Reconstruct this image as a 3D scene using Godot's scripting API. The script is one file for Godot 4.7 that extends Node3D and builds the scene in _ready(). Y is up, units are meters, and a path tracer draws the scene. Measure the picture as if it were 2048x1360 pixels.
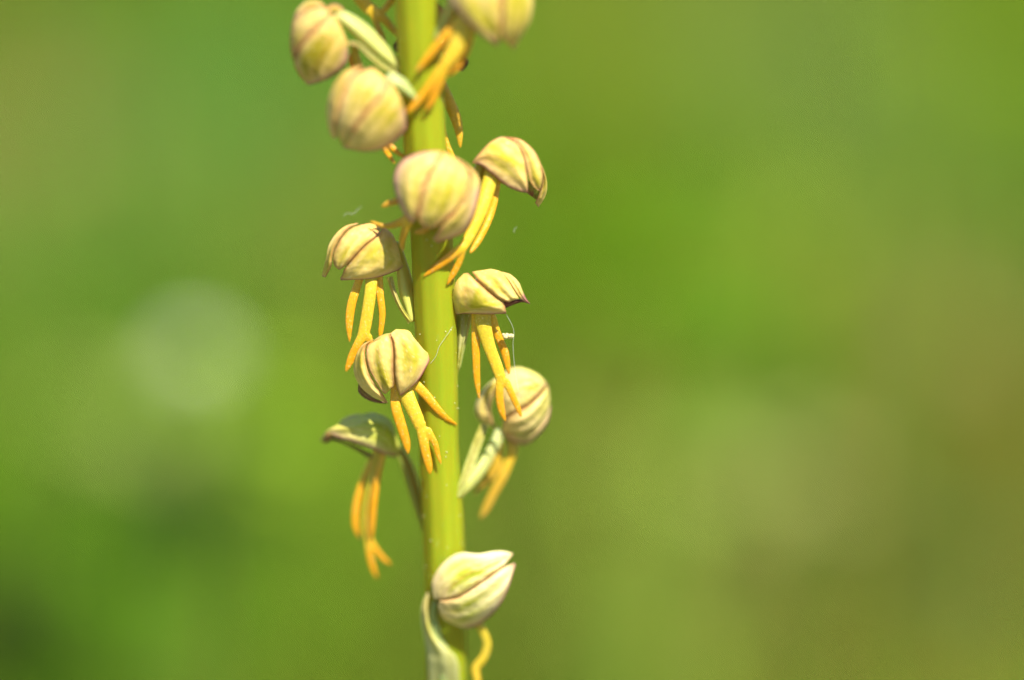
extends Node3D
# A man orchid's flower spike close up, in a sunlit meadow. Real size, in metres.

const FOCAL := 8437.0            # focal length in pixels of the 2048 px wide photograph
const DIST := 0.367              # camera to the middle of the spike
const PXM := DIST / FOCAL        # metres per pixel at the spike
const PITCH := 17.0
const MID := Vector3(0, 0.30, 0)




























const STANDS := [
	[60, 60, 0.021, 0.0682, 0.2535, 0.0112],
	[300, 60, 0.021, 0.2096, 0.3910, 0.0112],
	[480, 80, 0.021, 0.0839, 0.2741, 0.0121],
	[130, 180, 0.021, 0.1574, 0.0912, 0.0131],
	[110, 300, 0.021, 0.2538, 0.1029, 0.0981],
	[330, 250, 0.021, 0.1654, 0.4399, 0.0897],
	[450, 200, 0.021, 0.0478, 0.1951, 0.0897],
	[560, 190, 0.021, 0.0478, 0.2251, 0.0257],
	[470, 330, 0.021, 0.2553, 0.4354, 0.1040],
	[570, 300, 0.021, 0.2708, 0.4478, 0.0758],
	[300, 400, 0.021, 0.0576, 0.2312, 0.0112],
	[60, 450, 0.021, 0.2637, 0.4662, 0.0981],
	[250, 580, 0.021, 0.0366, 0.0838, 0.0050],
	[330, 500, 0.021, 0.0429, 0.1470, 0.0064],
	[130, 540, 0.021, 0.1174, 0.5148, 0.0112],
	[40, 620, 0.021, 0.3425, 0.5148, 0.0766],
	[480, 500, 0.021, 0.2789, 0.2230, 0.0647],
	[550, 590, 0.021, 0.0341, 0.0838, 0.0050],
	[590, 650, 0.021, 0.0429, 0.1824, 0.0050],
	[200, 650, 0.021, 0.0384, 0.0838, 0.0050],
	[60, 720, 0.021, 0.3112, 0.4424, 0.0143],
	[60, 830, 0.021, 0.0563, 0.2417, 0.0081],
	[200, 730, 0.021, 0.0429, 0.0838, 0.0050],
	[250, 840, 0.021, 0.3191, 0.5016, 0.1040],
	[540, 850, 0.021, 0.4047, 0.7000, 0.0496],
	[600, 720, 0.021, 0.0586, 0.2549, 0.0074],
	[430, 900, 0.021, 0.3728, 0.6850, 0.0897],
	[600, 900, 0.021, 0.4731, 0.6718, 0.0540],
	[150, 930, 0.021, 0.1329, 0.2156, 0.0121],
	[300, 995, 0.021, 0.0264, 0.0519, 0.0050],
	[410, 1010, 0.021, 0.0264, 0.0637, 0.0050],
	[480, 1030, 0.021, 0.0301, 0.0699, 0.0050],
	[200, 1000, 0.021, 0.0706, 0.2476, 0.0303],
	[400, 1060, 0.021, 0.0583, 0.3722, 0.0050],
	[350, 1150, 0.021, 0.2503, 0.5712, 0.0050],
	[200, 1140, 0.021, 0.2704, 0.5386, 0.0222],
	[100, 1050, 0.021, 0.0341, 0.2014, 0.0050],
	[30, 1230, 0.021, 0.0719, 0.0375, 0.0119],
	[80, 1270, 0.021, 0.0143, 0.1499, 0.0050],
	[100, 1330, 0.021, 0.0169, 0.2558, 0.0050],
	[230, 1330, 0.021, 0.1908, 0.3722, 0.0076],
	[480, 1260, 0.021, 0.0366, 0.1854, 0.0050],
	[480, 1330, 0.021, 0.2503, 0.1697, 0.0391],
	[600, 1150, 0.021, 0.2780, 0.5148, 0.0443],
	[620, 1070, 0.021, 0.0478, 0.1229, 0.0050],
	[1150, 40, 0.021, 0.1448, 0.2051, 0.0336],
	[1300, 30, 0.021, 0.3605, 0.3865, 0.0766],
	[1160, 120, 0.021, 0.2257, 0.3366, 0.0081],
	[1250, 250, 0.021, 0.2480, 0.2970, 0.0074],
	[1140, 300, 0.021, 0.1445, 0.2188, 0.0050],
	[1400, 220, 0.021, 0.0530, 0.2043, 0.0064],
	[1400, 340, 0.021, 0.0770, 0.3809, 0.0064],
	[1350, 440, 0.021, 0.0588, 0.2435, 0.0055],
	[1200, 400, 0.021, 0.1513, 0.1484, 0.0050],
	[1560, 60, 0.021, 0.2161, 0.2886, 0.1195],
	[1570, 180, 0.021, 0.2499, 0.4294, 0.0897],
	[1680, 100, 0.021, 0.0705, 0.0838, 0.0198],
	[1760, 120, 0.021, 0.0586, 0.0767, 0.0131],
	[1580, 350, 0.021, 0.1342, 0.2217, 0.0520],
	[1720, 320, 0.021, 0.0478, 0.0838, 0.0100],
	[1820, 390, 0.021, 0.0458, 0.0838, 0.0088],
	[1900, 30, 0.021, 0.0530, 0.2011, 0.0106],
	[2030, 100, 0.021, 0.3250, 0.5253, 0.0125],
	[1850, 300, 0.021, 0.2445, 0.2618, 0.0817],
	[1980, 360, 0.021, 0.0565, 0.3827, 0.0647],
	[1590, 480, 0.021, 0.2886, 0.3640, 0.0272],
	[1550, 530, 0.021, 0.1565, 0.1814, 0.0100],
	[1700, 530, 0.021, 0.3266, 0.5547, 0.0124],
	[1800, 580, 0.021, 0.3728, 0.4917, 0.0897],
	[1950, 640, 0.021, 0.3731, 0.2842, 0.0897],
	[1330, 520, 0.021, 0.0429, 0.1553, 0.0050],
	[1250, 600, 0.021, 0.0841, 0.2440, 0.0050],
	[1340, 660, 0.021, 0.0341, 0.0838, 0.0050],
	[1600, 660, 0.021, 0.0478, 0.2060, 0.0050],
	[1900, 500, 0.021, 0.1187, 0.1183, 0.0250],
	[1150, 720, 0.021, 0.1666, 0.0661, 0.0055],
	[1240, 760, 0.021, 0.0429, 0.0661, 0.0050],
	[1460, 750, 0.021, 0.0366, 0.0882, 0.0050],
	[1300, 690, 0.021, 0.0384, 0.1487, 0.0050],
	[1500, 700, 0.021, 0.0703, 0.2193, 0.0055],
	[1200, 880, 0.021, 0.3381, 0.1598, 0.0817],
	[1170, 960, 0.021, 0.3728, 0.5148, 0.0897],
	[1340, 960, 0.021, 0.1317, 0.2989, 0.0131],
	[1650, 830, 0.021, 0.2182, 0.3612, 0.0477],
	[1740, 780, 0.021, 0.0844, 0.2062, 0.0112],
	[1660, 900, 0.021, 0.2979, 0.2713, 0.0495],
	[1560, 1000, 0.021, 0.2353, 0.1953, 0.1364],
	[1700, 1060, 0.021, 0.2910, 0.2245, 0.1040],
	[1430, 880, 0.021, 0.0706, 0.1106, 0.0088],
	[1900, 780, 0.021, 0.1488, 0.1463, 0.0131],
	[1900, 930, 0.021, 0.3605, 0.2753, 0.0130],
	[2000, 980, 0.021, 0.1070, 0.0661, 0.0100],
	[1930, 1130, 0.021, 0.0499, 0.0661, 0.0299],
	[2000, 1230, 0.021, 0.0752, 0.4191, 0.0766],
	[1120, 1170, 0.021, 0.0478, 0.0739, 0.0050],
	[1280, 1230, 0.021, 0.2002, 0.3112, 0.0717],
	[1300, 1300, 0.021, 0.3728, 0.5547, 0.0522],
	[1490, 1180, 0.021, 0.4047, 0.4618, 0.0766],
	[1580, 1250, 0.021, 0.0863, 0.0611, 0.0100],
	[1720, 1250, 0.021, 0.3250, 0.2296, 0.0647],
	[1880, 1300, 0.021, 0.3425, 0.1995, 0.0409],
	[1750, 1320, 0.021, 0.3425, 0.2195, 0.0562],
	[1120, 1300, 0.021, 0.0458, 0.0699, 0.0050],
	[990, 560, 0.021, 0.0341, 0.0912, 0.0050],
	[1020, 200, 0.021, 0.1331, 0.3120, 0.0500],
	[740, 600, 0.021, 0.0429, 0.0990, 0.0064],
	[740, 1100, 0.021, 0.0586, 0.1072, 0.0100],
	[1050, 1000, 0.021, 0.0478, 0.2081, 0.0064],
]

var eye: Vector3
var right := Vector3.RIGHT
var up: Vector3
var back: Vector3
var base := Vector3(-0.0058, 0, 0)   # where the orchid leaves the ground
var M := {}
var mott := FastNoiseLite.new()
var fine := FastNoiseLite.new()
var grain := FastNoiseLite.new()


func _ready() -> void:
	# ------------------------------------------------------------ camera, sky, sun
	back = Vector3(0, sin(deg_to_rad(PITCH)), cos(deg_to_rad(PITCH)))
	up = Vector3(0, cos(deg_to_rad(PITCH)), -sin(deg_to_rad(PITCH)))
	eye = MID + back * DIST
	var cam := Camera3D.new()
	cam.name = "camera"
	cam.keep_aspect = Camera3D.KEEP_HEIGHT
	var lens := CameraAttributesPhysical.new()
	lens.frustum_focal_length = 12.0 / (680.0 / FOCAL)
	lens.frustum_focus_distance = DIST - 26 * PXM
	lens.frustum_near = 0.02
	lens.frustum_far = 400.0
	lens.exposure_aperture = 4.6
	cam.attributes = lens
	cam.transform = Transform3D(Basis(right, up, back), eye)
	cam.near = 0.02
	cam.far = 400.0
	add_child(cam)
	cam.fov = 2.0 * rad_to_deg(atan(680.0 / FOCAL))
	cam.current = true

	var world := WorldEnvironment.new()
	world.name = "environment"
	var env := Environment.new()
	var sm := ProceduralSkyMaterial.new()
	sm.sky_top_color = Color(0.40, 0.51, 0.68)
	sm.sky_horizon_color = Color(0.74, 0.79, 0.84)
	sm.sky_curve = 0.12
	sm.ground_bottom_color = Color(0.20, 0.24, 0.12)
	sm.ground_horizon_color = Color(0.5, 0.56, 0.5)
	sm.sky_energy_multiplier = 0.85
	var sky := Sky.new()
	sky.sky_material = sm
	env.background_mode = Environment.BG_SKY
	env.sky = sky
	env.tonemap_mode = Environment.TONE_MAPPER_LINEAR
	env.tonemap_exposure = 2.2
	env.sdfgi_enabled = true
	env.ssao_enabled = true
	env.ssil_enabled = true
	world.environment = env
	add_child(world)

	var sun := DirectionalLight3D.new()
	sun.name = "sun"
	sun.light_color = Color(1.0, 0.96, 0.88)
	sun.light_energy = 1.45
	sun.light_angular_distance = 0.5
	sun.shadow_enabled = true
	var to_sun := Vector3(0.28, 0.80, 0.46).normalized()
	sun.transform = Transform3D(Basis.looking_at(-to_sun, Vector3.UP), Vector3(0, 3, 0))
	add_child(sun)

	mott.seed = 5
	mott.frequency = 0.02
	fine.seed = 9
	fine.frequency = 0.09
	grain.seed = 13
	grain.frequency = 0.16
	make_materials()
	build_meadow()
	build_orchid()
	build_bits()


# ------------------------------------------------------------------ materials
func noise_tex(freq: float, bump: float, sd: int, normal := true) -> NoiseTexture2D:
	var n := FastNoiseLite.new()
	n.seed = sd
	n.noise_type = FastNoiseLite.TYPE_SIMPLEX_SMOOTH
	n.frequency = freq
	n.fractal_octaves = 3
	var t := NoiseTexture2D.new()
	t.width = 512
	t.height = 512
	t.seamless = true
	t.noise = n
	t.as_normal_map = normal
	t.bump_strength = bump
	return t


func mat(called: String, rough: float, spec: float, nscale: float, uv: float, tex: Texture2D, glow: Color) -> StandardMaterial3D:
	var m := StandardMaterial3D.new()
	m.resource_name = called
	m.vertex_color_use_as_albedo = true
	m.roughness = rough
	m.metallic_specular = spec
	m.cull_mode = BaseMaterial3D.CULL_DISABLED
	if tex:
		m.normal_enabled = true
		m.normal_texture = tex
		m.normal_scale = nscale
		m.uv1_triplanar = true
		m.uv1_scale = Vector3.ONE * uv
	if glow != Color.BLACK:
		m.backlight_enabled = true
		m.backlight = glow
	return m


func make_materials() -> void:
	var cells := noise_tex(0.05, 6.0, 3)
	M.petal = mat("sepal_skin", 0.45, 0.34, 0.22, 260.0, cells, Color(0.55, 0.55, 0.5))
	M.lip = mat("lip_skin", 0.36, 0.45, 0.85, 330.0, cells, Color(0.25, 0.22, 0.15))
	M.green = mat("stem_skin", 0.42, 0.36, 0.10, 200.0, cells, Color(0.3, 0.3, 0.2))
	M.green.subsurf_scatter_enabled = true
	M.green.subsurf_scatter_strength = 0.28
	M.lip.subsurf_scatter_enabled = true
	M.lip.subsurf_scatter_strength = 0.10
	M.bract = mat("bract_skin", 0.42, 0.4, 0.2, 200.0, cells, Color(0.7, 0.7, 0.6))
	M.silk = mat("silk", 0.3, 0.6, 0.0, 1.0, null, Color(0.5, 0.5, 0.5))
	M.grass = mat("grass_blade", 0.65, 0.1, 0.0, 1.0, null, Color(0.72, 0.72, 0.6))
	M.leaf = mat("herb_leaf", 0.6, 0.15, 0.0, 1.0, null, Color(0.6, 0.6, 0.5))
	M.soil = StandardMaterial3D.new()
	M.soil.resource_name = "mossy_soil"
	var g := Gradient.new()
	g.set_color(0, Color(0.10, 0.13, 0.05).linear_to_srgb())
	g.set_color(1, Color(0.14, 0.12, 0.06).linear_to_srgb())
	var nt := noise_tex(0.02, 1.0, 21, false)
	nt.color_ramp = g
	M.soil.albedo_texture = nt
	M.soil.uv1_triplanar = true
	M.soil.uv1_world_triplanar = true
	M.soil.uv1_scale = Vector3.ONE * 1.7
	M.soil.roughness = 0.95


# ------------------------------------------------------------------ small mesh kit
class Buf:
	var v := PackedVector3Array()
	var n := PackedVector3Array()
	var c := PackedColorArray()
	var i := PackedInt32Array()

	func add(p: Vector3, nn: Vector3, col: Color) -> int:
		v.append(p)
		n.append(nn)
		c.append(col)
		return v.size() - 1

	func tri(a: int, b: int, d: int) -> void:   # clockwise seen from the side of the normals
		var f := (v[b] - v[a]).cross(v[d] - v[a])
		if f.dot(n[a] + n[b] + n[d]) > 0.0:
			i.append_array(PackedInt32Array([a, d, b]))
		else:
			i.append_array(PackedInt32Array([a, b, d]))

	func quad(a: int, b: int, d: int, e: int) -> void:
		tri(a, b, d)
		tri(a, d, e)

	func commit() -> ArrayMesh:
		var arr := []
		arr.resize(Mesh.ARRAY_MAX)
		arr[Mesh.ARRAY_VERTEX] = v
		arr[Mesh.ARRAY_NORMAL] = n
		arr[Mesh.ARRAY_COLOR] = c
		arr[Mesh.ARRAY_INDEX] = i
		var m := ArrayMesh.new()
		m.add_surface_from_arrays(Mesh.PRIMITIVE_TRIANGLES, arr)
		return m


func put(called: String, b: Buf, m: Material, parent: Node) -> MeshInstance3D:
	var o := MeshInstance3D.new()
	o.name = called
	o.mesh = b.commit()
	o.material_override = m
	parent.add_child(o, true)
	return o


# a point of the spike: x, y in photograph pixels on the upright plane of the stem, dz pixels nearer to the viewer; in the orchid's own axes
func at(x: float, y: float, dz: float) -> Vector3:
	var ray := right * ((x - 1024.0) / FOCAL) - up * ((y - 680.0) / FOCAL) - back
	var t := -eye.z / ray.z
	return eye + ray * (t - dz * PXM) - base


func curve(pts: Array, t: float) -> Vector3:   # Catmull-Rom through Vector3 points
	var n := pts.size() - 1
	var f := clampf(t, 0.0, 1.0) * n
	var k := mini(int(f), n - 1)
	var u := f - k
	var p1: Vector3 = pts[k]
	var p2: Vector3 = pts[k + 1]
	var p0: Vector3 = pts[k - 1] if k > 0 else p1 * 2.0 - p2
	var p3: Vector3 = pts[k + 2] if k + 2 <= n else p2 * 2.0 - p1
	return 0.5 * (2.0 * p1 + (p2 - p0) * u + (2.0 * p0 - 5.0 * p1 + 4.0 * p2 - p3) * u * u + (3.0 * p1 - p0 - 3.0 * p2 + p3) * u * u * u)


func curve4(pts: Array, t: float) -> Vector4:
	var n := pts.size() - 1
	var f := clampf(t, 0.0, 1.0) * n
	var k := mini(int(f), n - 1)
	var u := f - k
	var p1: Vector4 = pts[k]
	var p2: Vector4 = pts[k + 1]
	var p0: Vector4 = pts[k - 1] if k > 0 else p1 * 2.0 - p2
	var p3: Vector4 = pts[k + 2] if k + 2 <= n else p2 * 2.0 - p1
	return 0.5 * (2.0 * p1 + (p2 - p0) * u + (2.0 * p0 - 5.0 * p1 + 4.0 * p2 - p3) * u * u + (3.0 * p1 - p0 - 3.0 * p2 + p3) * u * u * u)


# round tube through Vector4(x, y, dz, radius) in pixels; ribs cut grooves along it
func tube(pts: Array, c0: Color, c1: Color, ribs := 0, depth := 0.0, rings := 30, sides := 28, rough := 0.0) -> Buf:
	var b := Buf.new()
	var side0 := Vector3.ZERO
	var spots := []
	for k in rings + 1:
		var q := curve4(pts, float(k) / rings)
		spots.append([at(q.x, q.y, q.z), maxf(q.w, 0.3) * PXM])
	for k in rings + 1:
		var p: Vector3 = spots[k][0]
		var dir: Vector3 = (spots[mini(k + 1, rings)][0] - spots[maxi(k - 1, 0)][0]).normalized()
		var s := (right - dir * right.dot(dir))
		if s.length() < 0.2:
			s = back - dir * back.dot(dir)
		if side0 != Vector3.ZERO:
			s = side0 - dir * side0.dot(dir)
		s = s.normalized()
		side0 = s
		var o := dir.cross(s)
		var cap := 1.0
		if k == 0 or k == rings:
			cap = 0.02
		elif k == 1 or k == rings - 1:
			cap = 0.8
		for j in sides:
			var a := TAU * j / sides
			var rib := cos(a * ribs + k * 0.04) if ribs else 0.0
			var nd := s * cos(a) + o * sin(a)
			var wob := rough * mott.get_noise_3d(cos(a) * 40.0, k * 6.0, sin(a) * 40.0)
			var r: float = spots[k][1] * cap * (1.0 + depth * rib + wob)
			var col := c0.lerp(c1, float(k) / rings)
			col = col * (1.0 + 0.16 * mott.get_noise_3d(cos(a) * 30.0 + p.x * 9e4, k * 3.0, sin(a) * 30.0)) * (1.0 + 0.10 * rib)
			col.a = 1.0
			b.add(p + nd * r, nd, col)
	smooth_tube(b, rings, sides)
	return b


func smooth_tube(b: Buf, rings: int, sides: int) -> void:
	for k in rings + 1:
		for j in sides:
			var id := k * sides + j
			var du := b.v[k * sides + (j + 1) % sides] - b.v[k * sides + (j + sides - 1) % sides]
			var dv := b.v[mini(k + 1, rings) * sides + j] - b.v[maxi(k - 1, 0) * sides + j]
			var nn := du.cross(dv)
			if nn.length() > 1e-16:
				nn = nn.normalized()
				b.n[id] = nn if nn.dot(b.n[id]) > 0 else -nn
	for k in rings:
		for j in sides:
			var j2 := (j + 1) % sides
			b.quad(k * sides + j, k * sides + j2, (k + 1) * sides + j2, (k + 1) * sides + j)


# ------------------------------------------------------------------ sepals, petals and bracts
# hood: the egg the sepals lie on. sepal: two edges from base to tip, in the crop's pixels; "sr" says what the left and right edges look like
# (s seam, r pink rim, d dark rim, n plain)
func to_photo(f: Dictionary, p: Vector2) -> Vector2:
	return Vector2(f.o.x + p.x / f.s, f.o.y + p.y / f.s)


func hood_z(f: Dictionary, p: Vector2) -> float:
	var e: Array = f.egg    # cx, cy, rx, ry, turn, depth, z0, slope x, slope y
	var d: Vector2 = (p - Vector2(e[0], e[1])).rotated(-deg_to_rad(e[4]))
	var q := pow(d.x / e[2], 2) + pow(d.y / e[3], 2)
	var z: float = e[5] * (sqrt(maxf(0.0, 1.0 - q)) if q < 0.97 else 0.1732 - (q - 0.97) * 0.9)
	var w: Vector2 = (p - Vector2(e[0], e[1])) / f.s
	return e[6] + z + e[7] * w.x + e[8] * w.y


func sepal(f: Dictionary, s: Dictionary) -> Buf:
	var rows := 40
	var cols := 34
	var grid := []
	var flat := []
	var lp := []
	var rp := []
	for q in s.l:
		lp.append(Vector3(q[0], q[1], q[2] if q.size() > 2 else 0.0))
	for q in s.r:
		rp.append(Vector3(q[0], q[1], q[2] if q.size() > 2 else 0.0))
	var edge: String = s.get("edge", "nn")
	var dz: float = s.get("z", 0.0)
	var puff: float = s.get("puff", 5.5)
	var egg: bool = s.get("egg", true)
	var thick: float = s.get("thick", 3.0) * PXM
	var sd: float = s.l[0][0] * 0.37 + s.r[1][1]
	for k in rows + 1:
		var t := float(k) / rows
		var a := curve(lp, t)
		var c := curve(rp, t)
		for j in cols + 1:
			var u := float(j) / cols
			var p := a.lerp(c, u)
			var xy := Vector2(p.x, p.y)
			var z := p.z + dz
			if egg:
				z += hood_z(f, xy)
			var lift := pow(4.0 * u * (1.0 - u), 0.6) * minf(1.0, 4.0 * t) * minf(1.0, 6.0 * (1.0 - t))
			z += puff * lift
			# soft folds along the sepal
			z += s.get("fold", 2.2) * sin(TAU * (u * 1.6 + 0.12 * t) + sd) * lift
			z += 1.6 * mott.get_noise_2d(xy.x / f.s * 2.2 + sd, xy.y / f.s * 2.2)
			var over: float = s.get("over", 0.0)
			if edge[0] == "s" and u < 0.1:
				z += lerpf(-2.6, 2.4, over) * (1.0 - u / 0.1)
			if edge[1] == "s" and u > 0.9:
				z += lerpf(-2.6, 2.4, over) * (u - 0.9) / 0.1
			var q := to_photo(f, xy)
			grid.append(at(q.x, q.y, z))
			flat.append(q)
	var b := Buf.new()
	var cn := cols + 1
	var turn := 0.0
	var nn := []
	for k in rows + 1:
		for j in cols + 1:
			var du: Vector3 = grid[k * cn + mini(j + 1, cols)] - grid[k * cn + maxi(j - 1, 0)]
			var dv: Vector3 = grid[mini(k + 1, rows) * cn + j] - grid[maxi(k - 1, 0) * cn + j]
			var x := du.cross(dv)
			nn.append(x)
			turn += x.dot(back)
	var sg := 1.0 if turn > 0 else -1.0
	var tone: Array = s.get("tone", f.get("tone", [Color(0.84, 0.63, 0.20), Color(0.50, 0.45, 0.030)]))
	var sheet: bool = s.get("sheet", true)
	for layer in (1 if sheet else 2):
		for k in rows + 1:
			var t := float(k) / rows
			for j in cols + 1:
				var u := float(j) / cols
				var id := k * cn + j
				var x: Vector3 = nn[id] * sg
				x = x.normalized() if x.length() > 1e-16 else back
				var wide: float = maxf(4.0, flat[k * cn].distance_to(flat[k * cn + cols]))
				var col := sepal_color(s, f, tone, edge, t, u, wide, flat[id], sd)
				if layer == 0:
					b.add(grid[id], x, col)
				else:
					var thin := thick * clampf(minf(minf(u, 1.0 - u) * wide / 6.0, (1.0 - t) * 8.0 + 0.15), 0.15, 1.0)
					var inner := col.lerp(Color(0.34, 0.33, 0.08), 0.4)
					b.add(grid[id] - x * thin, -x, inner)
	var half := cn * (rows + 1)
	for layer in (1 if sheet else 2):
		for k in rows:
			for j in cols:
				var o := layer * half + k * cn + j
				b.quad(o, o + 1, o + cn + 1, o + cn)
	if sheet:
		return b
	# the thin edge all round
	var ring := []
	for j in cn:
		ring.append(j)
	for k in range(1, rows + 1):
		ring.append(k * cn + cols)
	for j in range(cols - 1, -1, -1):
		ring.append(rows * cn + j)
	for k in range(rows - 1, 0, -1):
		ring.append(k * cn)
	var mid: Vector3 = grid[(rows / 2) * cn + cols / 2]
	var first := b.v.size()
	for id in ring:
		var outw: Vector3 = (grid[id] - mid).normalized()
		b.add(b.v[id], outw, b.c[id])
		b.add(b.v[id + half], outw, b.c[id])
	for k in ring.size():
		var a0 := first + k * 2
		var a1 := first + ((k + 1) % ring.size()) * 2
		b.quad(a0, a1, a1 + 1, a0 + 1)
	return b


func sepal_color(s: Dictionary, f: Dictionary, tone: Array, edge: String, t: float, u: float, wide: float, q: Vector2, sd: float) -> Color:
	var n := mott.get_noise_2d(q.x * 1.6 + sd, q.y * 1.6)
	var n2 := fine.get_noise_2d(q.x * 1.2, q.y * 1.2 + sd)
	var streak := fine.get_noise_2d(u * 55.0 + sd, t * 5.0)
	var along := mott.get_noise_2d(u * wide * 1.4 + sd, t * 16.0 + sd)
	var rib := 0.16 * cos(u * TAU * maxf(2.0, wide / 24.0))
	var peak: float = 0.55 + 0.25 * sin(sd * 1.7)
	var swell := exp(-pow((t - peak) / 0.27, 2))
	var side := pow(4.0 * u * (1.0 - u), 0.7)
	var green: float = clampf(swell * (0.15 + 0.70 * side) + 0.65 * along + 0.40 * streak + rib + 0.15 * n, 0.0, 1.0)
	var col: Color = tone[0].lerp(tone[1], green)
	# warmer where the sepal springs
	col = col.lerp(Color(tone[0].r * 0.98, tone[0].g * 0.80, tone[0].b * 0.62), 0.75 * (1.0 - smoothstep(0.05, 0.45, t + 0.15 * along)))
	# a soft brownish nerve along the middle
	var vein: float = s.get("vein", 0.35)
	if vein > 0.0:
		var mid: float = s.get("vein_at", 0.5) + 0.02 * n
		var dist := absf(u - mid) * wide
		col = col.lerp(Color(0.52, 0.28, 0.05), vein * exp(-dist * dist / 9.0) * smoothstep(0.05, 0.3, t) * (1.0 - smoothstep(0.75, 1.0, t)) * (0.7 + n2))
	for nerve in [0.27, 0.46, 0.68]:
		var dist := absf(u - nerve - 0.03 * sin(t * 5.0 + sd)) * wide
		col = col.lerp(Color(0.50, 0.30, 0.07), 0.30 * exp(-dist * dist / 2.6) * smoothstep(0.0, 0.2, t) * (1.0 - smoothstep(0.6, 0.95, t)) * clampf(0.7 + 1.3 * along, 0.0, 1.0))
	for e in 2:
		var d := (u if e == 0 else 1.0 - u) * wide
		var kind := edge[e]
		if kind == "s":
			var dark: float = f.get("seam", 0.85)
			col = col.lerp(Color(0.55, 0.26, 0.11), f.get("stripe", 0.6) * exp(-d * d / 55.0) * (0.8 + 0.8 * n))
			col = col.lerp(Color(0.30, 0.08, 0.05), dark * exp(-d * d / 5.0) * (0.75 + 0.5 * n2))
		elif kind == "r":
			var from: float = s.get("rim_from", 0.0)
			var on := smoothstep(from, from + 0.12, t)
			col = col.lerp(Color(0.78, 0.50, 0.36), on * f.get("rim", 0.45) * exp(-d * d / 260.0))
			col = col.lerp(Color(0.50, 0.20, 0.19), on * 0.85 * exp(-d * d / 34.0))
			col = col.lerp(Color(0.26, 0.06, 0.08), on * 0.9 * exp(-d * d / 7.0))
		elif kind == "d":
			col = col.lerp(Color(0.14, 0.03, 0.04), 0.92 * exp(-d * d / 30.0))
	# the tip reddens a little
	if s.get("tip", true):
		col = col.lerp(Color(0.40, 0.19, 0.15), 0.6 * smoothstep(0.94, 1.0, t))
	# glints of the cells, painted in as pale dots
	col = col.lerp(Color(0.97, 0.90, 0.62), 0.4 * smoothstep(0.3, 0.65, grain.get_noise_2d(q.x * 1.3, q.y * 1.3)))
	var v: float = 1.0 + 0.12 * n2
	return Color(col.r * v, col.g * v, col.b * v, 1.0)


# the body inside the hood: petals and column, closing the hood behind
func hood_core(f: Dictionary) -> Buf:
	var e: Array = f.egg
	var b := Buf.new()
	var rings := 14
	var sides := 24
	var shrink: float = f.get("core", 0.6)
	var drop: Vector2 = f.get("core_at", Vector2.ZERO)
	for k in rings + 1:
		var la := PI * k / rings
		for j in sides:
			var lo := TAU * j / sides
			var x := sin(la) * cos(lo)
			var z := sin(la) * sin(lo)
			var p := Vector2(e[0], e[1]) + drop + (Vector2(x * e[2], -cos(la) * e[3]) * shrink).rotated(deg_to_rad(e[4]))
			var w: Vector2 = (p - Vector2(e[0], e[1])) / f.s
			var q := to_photo(f, p)
			var zz: float = e[6] + e[7] * w.x + e[8] * w.y + z * e[5] * (0.72 if z > 0 else 0.55)
			var g := 0.5 + 0.5 * mott.get_noise_3d(q.x, q.y, zz)
			b.add(at(q.x, q.y, zz), (right * x + up * cos(la) + back * z).normalized(), Color(0.55, 0.50, 0.10).lerp(Color(0.62, 0.46, 0.16), g))
	for k in rings:
		for j in sides:
			var j2 := (j + 1) % sides
			b.quad(k * sides + j, k * sides + j2, (k + 1) * sides + j2, (k + 1) * sides + j)
	return b


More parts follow.
